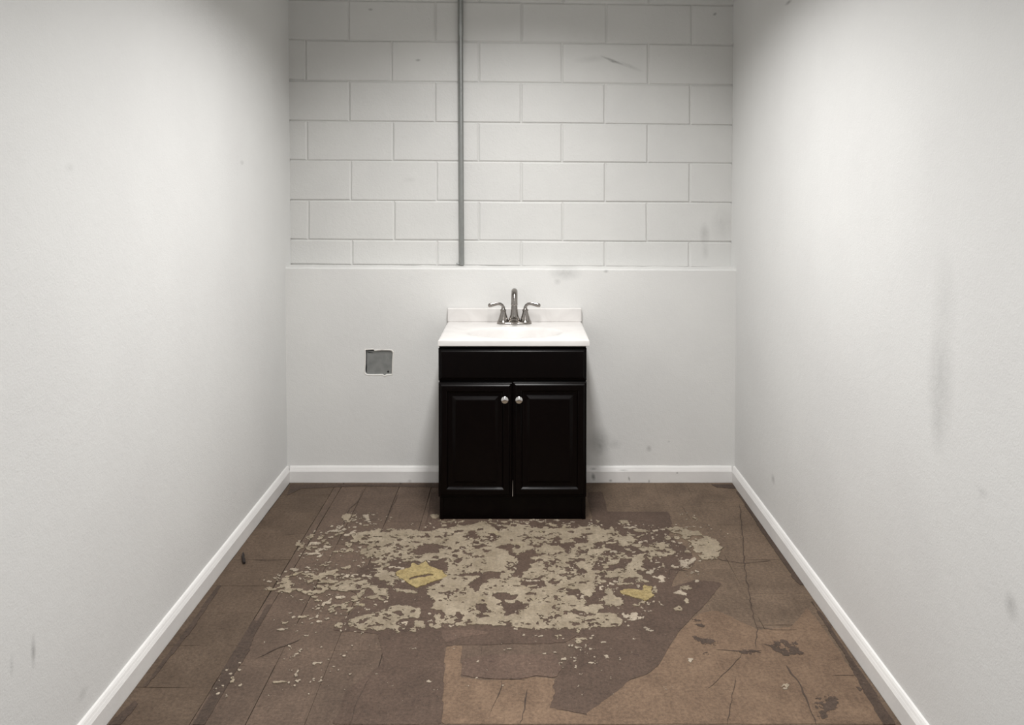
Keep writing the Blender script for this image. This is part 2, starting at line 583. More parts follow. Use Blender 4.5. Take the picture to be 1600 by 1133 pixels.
def uniformed(n):
    r = np.empty(n.size)
    r[np.argsort(n.ravel())] = np.linspace(0, 1, n.size)
    return r.reshape(n.shape)


def pip(X, Y, poly):
    m = np.zeros(X.shape, bool)
    n = len(poly)
    for i in range(n):
        x0, y0 = poly[i]; x1, y1 = poly[(i + 1) % n]
        if y0 == y1:
            continue
        c = ((y0 > Y) != (y1 > Y)) & (X < (x1 - x0) * (Y - y0) / (y1 - y0) + x0)
        m ^= c
    return m


class Field:
    def __init__(s, x0, x1, y0, y1, res):
        s.x0, s.y0, s.res = x0, y0, res
        s.X, s.Y = np.meshgrid(np.arange(x0, x1, res), np.arange(y0, y1, res))
        s.m = np.zeros(s.X.shape)

    def poly(s, pts, v=1.0):
        s.m[pip(s.X, s.Y, [floor_pt(*p) for p in pts])] = v

    def blur(s, a, n):
        for _ in range(n):
            p = np.pad(a, 1, mode='edge')
            a = (p[:-2, 1:-1] + p[2:, 1:-1] + 2 * p[1:-1, 1:-1] + p[1:-1, :-2] + p[1:-1, 2:]) / 6
        return a

    def ellipse(s, px, py, rx, ry):
        """0..1 falloff of an ellipse given in photo pixels, laid on the floor"""
        cx, cy = floor_pt(px, py)
        ax = floor_pt(px + rx, py)[0] - cx
        ay = floor_pt(px, py - ry)[1] - cy
        d = np.sqrt(((s.X - cx) / ax) ** 2 + ((s.Y - cy) / ay) ** 2)
        return np.clip((1.0 - d) * 2.0, 0, 1)


def contour_pieces(F_, f, z_top, z_low, min_cells=1):
    """marching squares of f > 0.5 -> list of (vertices, faces, number of cells), one per connected piece"""
    res = F_.res
    f = f.copy()
    f[0, :] = f[-1, :] = 0; f[:, 0] = f[:, -1] = 0
    ins = f > 0.5
    cell = ins[:-1, :-1] | ins[1:, :-1] | ins[:-1, 1:] | ins[1:, 1:]
    vid, verts, faces, walls = {}, [], [], []

    def corner(i, j):
        k = (i, j, 0)
        if k not in vid:
            vid[k] = len(verts)
            verts.append((F_.x0 + j * res, F_.y0 + i * res))
        return vid[k]

    def cross(i, j, i2, j2):
        if (i2, j2) < (i, j):
            i, j, i2, j2 = i2, j2, i, j
        k = (i, j, 1 if i2 == i else 2)
        if k not in vid:
            a, b = f[i, j], f[i2, j2]
            t = min(max((0.5 - a) / (b - a), .04), .96)
            vid[k] = len(verts)
            verts.append((F_.x0 + (j + (j2 - j) * t) * res, F_.y0 + (i + (i2 - i) * t) * res))
        return vid[k]

    for i, j in np.argwhere(cell):
        i, j = int(i), int(j)
        cs = ((i, j), (i, j + 1), (i + 1, j + 1), (i + 1, j))
        poly, kinds = [], []
        for q in range(4):
            a, b = cs[q], cs[(q + 1) % 4]
            if ins[a]:
                poly.append(corner(*a)); kinds.append(0)
            if ins[a] != ins[b]:
                poly.append(cross(*a, *b)); kinds.append(1)
        if len(poly) < 3:
            continue
        faces.append(poly)
        for q in range(len(poly)):
            r = (q + 1) % len(poly)
            if kinds[q] and kinds[r]:
                walls.append((poly[q], poly[r]))
    par = list(range(len(verts)))

    def find(a):
        while par[a] != a:
            par[a] = par[par[a]]
            a = par[a]
        return a

    for p in faces:
        r = find(p[0])
        for v in p[1:]:
            par[find(v)] = r
    groups = {}
    for p in faces:
        groups.setdefault(find(p[0]), ([], []))[0].append(p)
    for a, b in walls:
        groups[find(a)][1].append((a, b))
    out = []
    for fs, ws in groups.values():
        remap, vs, fc = {}, [], []

        def top(v):
            if (v, 1) not in remap:
                remap[(v, 1)] = len(vs)
                vs.append((*verts[v], z_top))
            return remap[(v, 1)]

        def low(v):
            if (v, 0) not in remap:
                remap[(v, 0)] = len(vs)
                vs.append((*verts[v], z_low))
            return remap[(v, 0)]
        for p in fs:
            fc.append([top(v) for v in p])
        for a, b in ws:
            fc.append([top(b), top(a), low(a), low(b)])
        out.append((vs, fc, len(fs)))
    return sorted((p for p in out if p[2] >= min_cells), key=lambda p: -p[2])


def mesh_obj(name, vs, fc, mat, parent, kind=None):
    me = bpy.data.meshes.new(name)
    me.from_pydata(vs, [], fc)
    me.materials.append(mat)
    return link(name, me, None, parent, kind)


def join(pieces):
    V, Fc = [], []
    for vs, fc, _ in pieces:
        o = len(V)
        V += vs
        Fc += [[i + o for i in p] for p in fc]
    return V, Fc


def layer(name, mat, plus, minus=(), res=0.006, amp=0.5, cell=0.05, seed=1, z=0.0007, soft=2, bounds=(-1.08, 0.99, 2.0, 3.99), min_cells=12, ragged=False):
    Fd = Field(*bounds, res)
    for p in plus:
        Fd.poly(p)
    for p in minus:
        Fd.poly(p, 0.0)
    nz = fbm(Fd.m.shape, cell, res, seed, 5, 0.7) if ragged else fbm(Fd.m.shape, cell, res, seed)
    f = Fd.blur(Fd.m, soft) * (0.75 if ragged else 1) + amp * ((uniformed(nz) if ragged else nz) - 0.5)
    f[Fd.blur(Fd.m, soft + 2) < 0.02] = 0
    for vs, fc, n in contour_pieces(Fd, f, z, -0.0004, min_cells)[:40]:
        mesh_obj(name, vs, fc, mat, floor)


# dark film: the ghost of the old floor covering around and in front of the cabinet
layer('dark_film', M_dark, [
    [(676, 770), (690, 765), (690, 815), (925, 812), (918, 770), (940, 768), (950, 800), (1045, 800), (1050, 822), (1044, 836), (1078, 860), (1086, 882), (1060, 892),
     (1046, 920), (1085, 906), (1128, 911), (1112, 934), (1086, 960), (1062, 985), (1046, 1010), (1028, 1040), (1012, 1054), (985, 1062), (940, 1120),
     (900, 1114), (858, 1107), (868, 1080), (866, 1070), (880, 1045), (905, 1010), (905, 992), (880, 1005), (720, 1008), (695, 1010), (691, 1133), (520, 1133), (540, 1080),
     (600, 1035), (590, 990), (520, 985), (545, 960), (570, 935), (540, 920), (560, 890), (600, 870), (640, 850), (660, 830), (668, 810)]],
    amp=0.55, seed=5, z=0.0008)
layer('dark_strip', M_black, [
    [(1150, 768), (1157, 770), (1210, 842), (1256, 914), (1250, 915), (1240, 905), (1218, 872), (1196, 840)],
    [(1265, 935), (1290, 968), (1320, 1015), (1365, 1080), (1400, 1133), (1380, 1133), (1350, 1082), (1315, 1015), (1285, 970)],
    [(1110, 757), (1148, 757), (1150, 764), (1120, 762)],
    [(418, 945), (425, 945), (398, 990), (388, 1020), (368, 1050), (330, 1115), (320, 1133), (300, 1133), (330, 1082), (355, 1035), (388, 980), (396, 968), (402, 972)],
    [(340, 915), (346, 915), (300, 985), (285, 1003), (230, 1072), (222, 1076), (280, 1000)],
    [(178, 1125), (210, 1095), (215, 1100), (190, 1133), (170, 1133)],
    [(454, 757), (690, 757), (690, 762), (560, 760), (470, 764), (448, 775)]],
    amp=0.6, cell=0.03, seed=9, z=0.0014, soft=1, res=0.004)
layer('light_sheet', M_lightb, [
    [(696, 1011), (723, 1009), (719, 1058), (745, 1062), (770, 1064), (815, 1062), (838, 1058), (868, 1062), (863, 1074), (868, 1081), (858, 1107), (900, 1115), (915, 1118), (960, 1133), (691, 1133)]],
    amp=0.35, cell=0.03, seed=14, z=0.0011, soft=1)
layer('light_sheet', M_lightb, [
    [(1093, 958), (1120, 955), (1150, 968), (1185, 985), (1235, 980), (1262, 950), (1290, 985), (1385, 1133), (930, 1133), (915, 1116), (950, 1090), (988, 1063), (1012, 1055), (1029, 1041), (1048, 1010), (1063, 986)]],
    amp=0.6, cell=0.06, seed=21, z=0.0010, soft=2)
layer('red_sheet', M_red, [
    [(724, 1030), (760, 1024), (800, 1023), (868, 1022), (878, 1045), (868, 1060), (838, 1056), (815, 1060), (770, 1062), (720, 1057)],
    [(690, 986), (740, 984), (770, 990), (720, 996), (695, 1006)]],
    amp=0.8, cell=0.07, seed=33, z=0.0012, soft=3)
layer('dark_blotch', M_black, [
    [(1188, 1006), (1212, 1002), (1238, 1002), (1251, 1009), (1252, 1022), (1225, 1024), (1205, 1012)],
    [(1079, 994), (1096, 999), (1120, 1000), (1119, 1008), (1100, 1006)], [(1083, 968), (1100, 971), (1098, 980), (1088, 976)],
    [(1098, 1021), (1110, 1019), (1108, 1024)], [(1290, 1090), (1305, 1088), (1308, 1105), (1292, 1112), (1285, 1133), (1276, 1120), (1270, 1095)],
    [(1148, 1017), (1190, 1019), (1160, 1023)], [(1270, 1062), (1277, 1062), (1275, 1068)], [(1340, 1074), (1345, 1076), (1340, 1080)]],
    amp=1.5, cell=0.020, seed=41, z=0.0017, soft=4, res=0.0025, min_cells=3, ragged=True)

# ---- the flaking residue of the old floor covering
R = Field(-1.0, 0.92, 2.30, 3.62, 0.0025)
LIGHT = [
    [(548, 838), (560, 833), (600, 827), (640, 829), (665, 832), (690, 827), (720, 823), (755, 816), (780, 826), (812, 823), (850, 827), (900, 826), (930, 822), (949, 830), (950, 842), (944, 862),
     (932, 874), (926, 890), (931, 908), (926, 931), (911, 934), (912, 948), (930, 957), (960, 962), (975, 971), (968, 980), (930, 982), (835, 983), (800, 981), (770, 979), (740, 976), (715, 978),
     (700, 974), (692, 972), (708, 965), (692, 956), (670, 953), (680, 945), (686, 942), (676, 935), (664, 925), (672, 918), (690, 912), (690, 904), (700, 893), (702, 885), (662, 878),
     (605, 876), (602, 880), (594, 878), (588, 866), (575, 853), (558, 846)],
    [(525, 979), (540, 969), (556, 965), (576, 960), (590, 956), (596, 952), (612, 951), (622, 948), (645, 949), (652, 955), (653, 950), (660, 960), (653, 968), (641, 967), (638, 975), (624, 984), (606, 983), (570, 984), (545, 982)],
    [(650, 970), (664, 972), (660, 982), (648, 980)], [(640, 983), (650, 984), (649, 990), (642, 988)], [(675, 965), (680, 960), (688, 958), (687, 966), (682, 971)],
    [(618, 982), (630, 984), (624, 988), (617, 986)], [(670, 976), (676, 977), (673, 981)], [(678, 981), (686, 978), (683, 984)],
    [(588, 897), (618, 896), (613, 905), (622, 915), (610, 917), (590, 909)], [(588, 921), (600, 921), (608, 925), (606, 932), (590, 933)], [(618, 920), (640, 922), (656, 925), (652, 928), (620, 925)],
    [(545, 903), (553, 898), (579, 902), (576, 918), (555, 922), (535, 924), (521, 923), (514, 918), (529, 909)], [(572, 934), (590, 930), (590, 936), (580, 938)], [(578, 918), (591, 916), (588, 930)],
    [(432, 915), (459, 911), (456, 915), (441, 920), (432, 920)], [(416, 922), (427, 916), (425, 922)], [(437, 924), (448, 920), (446, 926)], [(444, 906), (453, 904), (453, 911), (444, 911)],
    [(412, 913), (418, 912), (417, 916)], [(534, 817), (541, 804), (548, 803), (546, 811), (538, 813)], [(529, 815), (536, 814), (534, 817)], [(523, 830), (530, 823), (534, 822), (533, 827), (526, 831)],
    [(568, 809), (571, 805), (576, 806), (575, 811), (570, 811)], [(675, 806), (683, 804), (688, 807), (680, 810)], [(530, 888), (545, 885), (544, 889), (536, 891)],
    [(430, 985), (443, 983), (443, 986), (432, 987)], [(464, 990), (468, 987), (468, 991)], [(490, 989), (500, 987), (498, 991)], [(453, 1066), (466, 1064), (466, 1067), (456, 1068)],
    [(1050, 824), (1056, 822), (1075, 828), (1078, 832), (1090, 832), (1100, 838), (1110, 840), (1120, 845), (1128, 855), (1126, 865), (1120, 872), (1100, 875), (1090, 868), (1083, 862), (1080, 852), (1075, 845), (1065, 838), (1052, 832)],
    [(1037, 823), (1050, 826), (1050, 830), (1040, 826)], [(1013, 858), (1025, 848), (1035, 849), (1050, 850), (1045, 858), (1055, 866), (1040, 871), (1030, 868), (1018, 869)],
    [(962, 818), (970, 814), (979, 815), (985, 820), (996, 822), (980, 823), (965, 821)], [(990, 829), (1005, 827), (1015, 830), (1030, 828), (1026, 832), (1000, 831)],
    [(950, 839), (985, 839), (998, 844), (985, 851), (975, 853), (965, 846)], [(946, 826), (958, 825), (967, 833), (950, 836)], [(988, 852), (1004, 850), (1002, 854), (990, 855)],
    [(996, 860), (1011, 857), (1006, 864)], [(990, 872), (1011, 865), (1003, 872), (1005, 882), (1000, 885), (1008, 892), (980, 894), (977, 888), (985, 880)], [(948, 879), (970, 874), (965, 881), (950, 886)],
    [(968, 897), (985, 893), (1000, 896), (1004, 902), (990, 904), (971, 903)], [(945, 892), (966, 896), (961, 902), (946, 904)], [(1007, 894), (1025, 891), (1020, 897), (1010, 897)],
    [(1019, 902), (1035, 899), (1043, 906), (1037, 914), (1029, 911), (1030, 905)], [(1002, 905), (1021, 910), (1015, 913), (1002, 909)], [(1076, 880), (1082, 869), (1089, 873), (1085, 880)],
    [(1063, 884), (1072, 881), (1077, 888)], [(1063, 877), (1069, 876), (1066, 881)], [(1058, 849), (1063, 851), (1062, 856)], [(1042, 840), (1044, 838), (1045, 843), (1041, 844)], [(1054, 839), (1061, 838), (1058, 843)],
    [(950, 920), (960, 930), (962, 938), (970, 933), (970, 941), (976, 944), (965, 950), (957, 945), (944, 944)], [(976, 959), (989, 958), (1006, 970), (990, 968), (975, 966)], [(1008, 965), (1016, 971), (1010, 972)],
    [(1008, 982), (1022, 981), (1015, 986)], [(1066, 916), (1075, 915), (1084, 921), (1075, 924), (1067, 920)], [(1054, 928), (1062, 923), (1071, 926), (1074, 932), (1062, 930)], [(1067, 938), (1073, 934), (1077, 941), (1069, 941)],
    [(1085, 907), (1091, 908), (1091, 912), (1086, 911)], [(1057, 951), (1062, 950), (1062, 954), (1058, 954)], [(917, 953), (925, 946), (941, 945), (938, 956), (929, 959)], [(986, 954), (991, 953), (991, 956)],
    [(1072, 1036), (1082, 1028), (1084, 1036), (1080, 1039)], [(1226, 1071), (1231, 1069), (1233, 1075), (1228, 1077)], [(885, 1006), (889, 1006), (887, 1009)], [(901, 1003), (905, 1003), (903, 1006)], [(900, 1030), (906, 1030), (903, 1034)],
    [(826, 1122), (840, 1117), (840, 1122), (828, 1125)]]
DARK = [
    [(655, 852), (672, 850), (690, 853), (698, 856), (684, 858), (687, 866), (672, 864), (660, 868), (650, 880), (646, 866)], [(668, 877), (698, 876), (701, 882), (691, 892), (675, 884)],
    [(609, 876), (646, 872), (652, 880), (640, 886), (605, 884)], [(586, 852), (640, 853), (638, 856), (590, 856)], [(622, 866), (645, 862), (648, 858), (652, 862), (640, 868)],
    [(709, 873), (726, 871), (720, 876), (714, 881), (709, 880)], [(717, 858), (730, 860), (733, 868), (722, 866)], [(735, 854), (750, 850), (770, 855), (750, 857), (738, 857)],
    [(698, 899), (750, 896), (770, 893), (771, 906), (762, 910), (750, 918), (745, 926), (738, 927), (741, 921), (728, 916), (740, 910), (750, 901), (720, 902)],
    [(770, 857), (790, 850), (801, 852), (800, 863), (808, 867), (818, 862), (832, 858), (842, 865), (850, 864), (860, 868), (880, 863), (866, 870), (846, 869), (845, 874), (831, 872), (842, 880), (826, 880), (831, 888), (822, 895), (810, 898), (808, 903), (800, 900), (806, 890), (800, 884), (812, 876), (806, 872), (795, 868), (790, 860)],
    [(872, 850), (898, 847), (900, 855), (890, 858), (875, 857)], [(815, 841), (850, 838), (855, 842), (845, 844), (825, 843)], [(863, 845), (870, 840), (880, 843), (900, 841), (915, 844), (909, 850), (895, 843), (875, 845), (862, 850)],
    [(895, 862), (912, 859), (919, 865), (906, 868)], [(925, 850), (941, 848), (938, 858), (930, 857)], [(888, 874), (906, 873), (900, 877)], [(895, 888), (909, 886), (902, 891)],
    [(770, 896), (782, 896), (780, 904), (770, 906)], [(808, 895), (820, 896), (817, 905), (810, 905)], [(815, 913), (838, 910), (850, 908), (856, 918), (845, 917), (838, 914), (825, 919), (814, 917)],
    [(858, 911), (880, 906), (868, 919), (860, 915)], [(822, 927), (841, 927), (838, 931), (824, 930)], [(868, 925), (880, 922), (890, 919), (905, 921), (913, 931), (908, 933), (892, 931), (890, 926), (875, 928)],
    [(770, 929), (790, 928), (800, 933), (808, 931), (806, 937), (790, 939), (788, 946), (800, 948), (806, 940), (816, 938), (819, 946), (815, 953), (805, 955), (800, 960), (785, 964), (793, 956), (782, 953), (784, 941), (770, 934)],
    [(896, 956), (930, 961), (920, 964), (900, 961)], [(909, 970), (938, 967), (935, 973), (915, 973)], [(862, 930), (872, 936), (868, 939)], [(845, 938), (860, 941), (856, 944)], [(828, 943), (833, 944), (832, 949)],
    [(690, 943), (703, 945), (699, 949)], [(712, 965), (714, 958), (723, 963), (718, 968), (721, 973), (709, 973)], [(743, 952), (745, 946), (761, 943), (755, 950), (766, 956), (755, 960), (769, 965), (750, 967), (742, 963), (752, 957)],
    [(615, 957), (625, 955), (629, 962), (621, 962)], [(600, 966), (617, 967), (613, 973), (604, 970)], [(621, 970), (640, 967), (636, 972), (618, 976)], [(1080, 837), (1090, 838), (1099, 840), (1088, 846), (1080, 844)],
    [(1020, 856), (1031, 854), (1031, 859), (1022, 858)], [(1034, 865), (1038, 864), (1036, 870)], [(1086, 866), (1100, 862), (1098, 867), (1090, 872)]]
for p in LIGHT:
    R.poly(p)
for p in DARK:
    R.poly(p, 0.0)
sh = R.m.shape
n1 = fbm(sh, 0.042, R.res, 101, 6, 0.72)
n2 = uniformed(fbm(sh, 0.019, R.res, 202, 4, 0.62))
n3 = uniformed(fbm(sh, 0.026, R.res, 303, 4, 0.72))
n4 = uniformed(fbm(sh, 0.12, R.res, 404, 3, 0.5))
n1 = uniformed(n1)
f = R.blur(R.m, 5) + 0.95 * (n1 - 0.5) * (R.blur(R.m, 9) < 0.97) + 0.25 * (n1 - 0.5) + 0.42 * (uniformed(fbm(sh, 0.014, R.res, 151, 4, 0.6)) - 0.5) * (R.blur(R.m, 9) < 0.9)
far = R.blur(R.m, 12)
f[far < 0.03] = 0
# loose chips around the main field
dens = np.zeros(sh)
for e, k in (((490, 908, 85, 30), .40), ((520, 850, 60, 30), .32), ((545, 935, 70, 40), .26), ((590, 860, 40, 30), .45), ((500, 970, 80, 20), .10), ((950, 880, 60, 60), .34), ((990, 850, 70, 40), .26),
             ((980, 930, 60, 40), .18), ((1060, 870, 50, 30), .16), ((880, 995, 60, 22), .10), ((570, 820, 50, 20), .14), ((1090, 830, 50, 30), .09), ((960, 965, 60, 18), .20), ((800, 820, 170, 10), .35),
             ((352, 1078, 26, 44), .07), ((470, 1040, 60, 60), .03), ((920, 1030, 60, 40), .07), ((620, 890, 40, 40), .3), ((690, 968, 30, 18), .25), ((560, 980, 60, 14), .22), ((700, 1080, 500, 200), .008)):
    dens = np.maximum(dens, k * R.ellipse(*e))
f = np.maximum(f, 0.5 + (n2 - (1 - dens * 0.85)) * 9 * (dens > 0.004))
# pits eaten out of the field
pits = np.zeros(sh)
for e, k in (((640, 845, 120, 26), .26), ((740, 845, 60, 30), .34), ((880, 860, 100, 40), .30), ((860, 900, 90, 40), .26), ((900, 950, 80, 40), .22), ((820, 950, 120, 45), .16), ((570, 972, 60, 18), .26),
             ((700, 940, 60, 45), .06), ((1040, 858, 20, 14), .15), ((1100, 855, 34, 26), .05), ((560, 910, 50, 20), .3), ((620, 850, 70, 40), .30), ((700, 860, 60, 30), .32), ((600, 905, 40, 20), .3), ((590, 850, 60, 20), .30)):
    pits = np.maximum(pits, k * R.ellipse(*e))
pits = np.maximum(pits * 1.15, 0.10)
pits *= R.blur((~pip(R.X, R.Y, [floor_pt(*q) for q in LIGHT[25]])).astype(float), 2) * 0.6 + 0.4
f = np.minimum(f, 0.5 + ((1 - pits * 0.85) - n3) * 9)
# keep the toe kick clear and the front edge of the field straight
f[(R.Y > 3.545) & (R.X > -0.345) & (R.X < 0.275)] = 0
# yellow and khaki patches are separate pieces
YEL = [[(617, 897), (625, 892), (640, 888), (645, 881), (655, 885), (666, 876), (672, 886), (690, 893), (698, 901), (690, 905), (680, 908), (665, 914), (650, 919), (640, 914), (630, 907), (622, 903)]]
KHA = [[(968, 926), (975, 921), (1005, 923), (1006, 915), (1019, 918), (1017, 927), (1021, 931), (1013, 938), (1007, 940), (990, 934), (975, 930)]]
Yf = Field(-1.0, 0.92, 2.30, 3.62, 0.0025)
for p in YEL + KHA:
    Yf.poly(p)
ym = Yf.blur(Yf.m, 2)
f[ym > 0.35] = 0
for p in [[(636, 906), (652, 901), (668, 898), (682, 900), (668, 901), (652, 904), (640, 908)], [(658, 902), (667, 901), (664, 904)], [(677, 902), (684, 903), (680, 905)]]:
    Yf.poly(p, 0.0)
yfld = Yf.blur(Yf.m, 4) + 0.85 * (uniformed(fbm(sh, 0.020, R.res, 505, 5, 0.7)) - 0.5)
yfld[R.blur((ym > 0.01).astype(float), 2) < 0.01] = 0
for vs, fc, n in contour_pieces(Yf, yfld, 0.0034, 0.0004, 20)[:4]:
    o = mesh_obj('residue_patch', vs, fc, M_yel, floor)
    if n > 300:
        o['label'] = 'yellow patch of flaking residue'

pieces = contour_pieces(R, f, 0.0029, 0.0004, 4)
big = [p for p in pieces if p[2] >= 48][:260]
rest = pieces[len(big):]
for k, (vs, fc, n) in enumerate(big):
    mesh_obj('residue_flake', vs, fc, M_tan if n > 900 else (M_pale if (k * 7) % 5 < 2 else M_tan), floor)
V, Fc = join(rest)
mesh_obj('residue_specks', V, Fc, M_pale, floor, 'stuff')
print('FLAKES', len(big), len(rest), sum(p[2] for p in pieces))


# cracks and creases in the backing
def crack(bm, pts, wdt, seed):
    r = random.Random(seed)
    P = [floor_pt(*p) for p in pts]
    fine = []
    for a, b in zip(P, P[1:]):
        n = max(2, int(math.dist(a, b) / 0.02))
        fine += [(a[0] + (b[0] - a[0]) * t / n, a[1] + (b[1] - a[1]) * t / n) for t in range(n)]
    fine.append(P[-1])
    prev = None
    for i, p in enumerate(fine):
        q = fine[min(i + 1, len(fine) - 1)]; o = fine[max(i - 1, 0)]
        d = Vector((q[0] - o[0], q[1] - o[1], 0)).normalized()
        nrm = Vector((-d.y, d.x, 0))
        c = Vector((p[0], p[1], 0)) + nrm * r.uniform(-.003, .003)
        hw = wdt * r.uniform(.12, .38) * (1 if 0 < i < len(fine) - 1 else .2)
        row = [bm.verts.new(c + nrm * hw + Vector((0, 0, .0018))), bm.verts.new(c + Vector((0, 0, .0022))), bm.verts.new(c - nrm * hw + Vector((0, 0, .0018)))]
        if prev:
            bm.faces.new((prev[0], prev[1], row[1], row[0]))
            bm.faces.new((prev[1], prev[2], row[2], row[1]))
        prev = row


bm = bmesh.new()
for i, (pts, wd) in enumerate([
        ([(1156, 790), (1160, 830), (1163, 886), (1172, 935), (1177, 964), (1183, 985), (1181, 1012)], .006), ([(1115, 872), (1130, 876), (1165, 881), (1205, 876)], .005),
        ([(1120, 1017), (1160, 1018), (1190, 1018)], .007), ([(1180, 981), (1205, 984), (1245, 985)], .004), ([(1228, 1040), (1248, 1068), (1264, 1100), (1276, 1133)], .008),
        ([(1300, 1057), (1345, 1055)], .005), ([(825, 1078), (815, 1125), (812, 1133)], .007), ([(785, 1064), (776, 1095), (766, 1115)], .005), ([(796, 1062), (822, 1063)], .006),
        ([(400, 1030), (425, 1017), (455, 1006), (470, 999)], .006), ([(575, 1062), (560, 1090), (548, 1133)], .006), ([(1084, 995), (1100, 1003), (1120, 1006)], .008), ([(1160, 1022), (1140, 1045), (1105, 1078)], .004),
        ([(1150, 1060), (1140, 1110), (1135, 1133)], .004), ([(675, 765), (672, 785), (668, 812)], .006), ([(622, 773), (614, 790), (600, 822)], .006), ([(568, 765), (558, 785), (546, 795), (536, 822)], .006),
        ([(440, 835), (462, 835)], .004), ([(395, 876), (440, 876)], .005), ([(1065, 790), (1078, 812)], .004), ([(1045, 905), (1046, 890), (1078, 893)], .005)]):
    crack(bm, pts, wd, 60 + i)
obj('crack_lines', bm, M_black, floor, 'stuff')

# ------------------------------------------------------------------ bathroom vanity cabinet
M_esp, nt, b = new_mat('espresso_wood')
p = pos(nt)
mp = N(nt, 'ShaderNodeMapping')
mp.inputs['Scale'].default_value = (22, 22, 1.6)
nt.links.new(p, mp.inputs['Vector'])
g = tex_noise(nt, mp.outputs[0], 3.0, 5, 0.6, 0.6)
nt.links.new(mix(nt, g, (0.0010, 0.0006, 0.0006), (0.0030, 0.0014, 0.0012)), b.inputs['Base Color'])
b.inputs['Roughness'].default_value = 0.27
b.inputs['Specular IOR Level'].default_value = 0.11
M_knob = metal_mat('polished_nickel', (0.72, 0.71, 0.70), 0.16, 0.03)
M_inside, nt, b = new_mat('unfinished_inside')
nt.links.new(mix(nt, tex_noise(nt, pos(nt), 40, 4), (0.42, 0.37, 0.33), (0.5, 0.45, 0.40)), b.inputs['Base Color'])

CX0, CX1 = -0.3395, 0.2705
CM = (CX0 + CX1) / 2
YD, YFR, YB = 3.526, 3.546, 3.982            # door face, face frame, back of the cabinet
ZT = 0.729
vanity = thing('vanity_cabinet', 'dark espresso bathroom vanity cabinet with two doors and a false drawer front', 'cabinet', (CM, (YFR + YB) / 2, 0))
bm = bmesh.new()
add_box(bm, CX0 + .002, CX0 + .018, YFR, YB, 0.0, ZT, .001)
add_box(bm, CX1 - .018, CX1 - .002, YFR, YB, 0.0, ZT, .001)
add_box(bm, CX0 + .018, CX1 - .018, YB - .006, YB, 0.0, ZT)
add_box(bm, CX0 + .018, CX1 - .018, YFR + .02, YB - .006, 0.10, 0.115)
add_box(bm, CX0 + .018, CX0 + .05, YFR, YFR + .018, 0.088, ZT)
add_box(bm, CX1 - .05, CX1 - .018, YFR, YFR + .018, 0.088, ZT)
add_box(bm, CX0 + .05, CX1 - .05, YFR, YFR + .018, ZT - .03, ZT)
add_box(bm, CX0 + .05, CX1 - .05, YFR, YFR + .018, 0.565, 0.60)
add_box(bm, CX0 + .05, CX1 - .05, YFR, YFR + .018, 0.088, 0.13)
obj('carcass', bm, M_esp, vanity)
box_obj('toe_kick', (CX0 + .003, CX1 - .003, YFR + .005, YFR + .018, 0.0, 0.094), M_esp, vanity, .0015)


def panel_front(name, x0, x1, z0, z1, rings, parent, roll=0.0):
    """door or drawer front: rings are (inset, depth back from the face) going inwards"""
    bm = bmesh.new()
    loops = []
    for ins, d in rings:
        y = YD + d
        loops.append([(x0 + ins, y, z0 + ins), (x1 - ins, y, z0 + ins), (x1 - ins, y, z1 - ins), (x0 + ins, y, z1 - ins)])
    add_rings(bm, loops)
    if roll:
        from mathutils import Matrix
        bmesh.ops.rotate(bm, cent=(x0, YD, z1), matrix=Matrix.Rotation(roll, 3, 'Y'), verts=bm.verts)
    return obj(name, bm, M_esp, parent)


panel_front('drawer_front', CX0, CX1 - .0005, 0.5855, 0.7190, [(0, .0185), (0, .008), (.004, .0045), (.0085, .0040), (.0125, .0005), (.0145, 0.0)], vanity)
DOOR = [(0, .0185), (0, .0085), (.003, .0055), (.0075, .0052), (.0115, .0012), (.0140, 0.0), (.0330, 0.0), (.0355, .0015), (.0400, .0075), (.0440, .0085), (.0560, .0085), (.0600, .0070), (.0690, .0022), (.0720, .0016)]
dl = panel_front('door', CX0, -0.0365, 0.1000, 0.5770, DOOR, vanity, 0.0032)
dr = panel_front('door', -0.0335, CX1, 0.1005, 0.5800, DOOR, vanity)
for d, kx in ((dl, -0.0662), (dr, -0.0080)):
    bm = bmesh.new()
    prof = [(0.0, .0075), (.006, .0065), (.010, .0055), (.014, .0065), (.016, .0125), (.019, .0150), (.0225, .0145), (.0255, .0105), (.0270, .0040)]
    add_rings(bm, [circle((kx, YD - o_, 0.5115), r_, 24, 'y') for o_, r_ in prof])
    obj('knob', bm, M_knob, d, smooth=40)
bm = bmesh.new()
add_box(bm, -0.0352, -0.0336, YD + .006, YD + .012, 0.102, 0.168)
for v in bm.verts:
    if v.co.z > .15 and v.co.x < -0.0345:
        v.co.x = -0.0339
re_ = obj('raw_edge', bm, M_inside, dr)
re_['label'] = 'pale unpainted sliver along the door edge'
box_obj('centre_stile', (CM - .014, CM + .014, YFR + .001, YFR + .016, 0.13, 0.565), M_esp, vanity, .001)

# ------------------------------------------------------------------ cultured marble top with integral basin
M_marble, nt, b = new_mat('cultured_marble')
p = pos(nt)
c1 = mix(nt, ramp(nt, tex_noise(nt, p, 6, 6, 0.6, 1.5), 0.4, 0.68), (0.735, 0.715, 0.695), (0.665, 0.642, 0.622))
nt.links.new(c1, b.inputs['Base Color'])
b.inputs['Roughness'].default_value = 0.34
b.inputs['Coat Weight'].default_value = 0.0
b.inputs['Coat Roughness'].default_value = 0.08
TX0, TX1, TY0, TY1, TZ = -0.3405, 0.2815, 3.521, 3.9985, 0.7565
top = thing('countertop', 'white cultured marble countertop with oval basin and low backsplash', 'countertop', ((TX0 + TX1) / 2, (TY0 + TY1) / 2, ZT))
bcx, bcy, bra, brb = (TX0 + TX1) / 2, 3.705, 0.205, 0.137
n = 72
bm = bmesh.new()


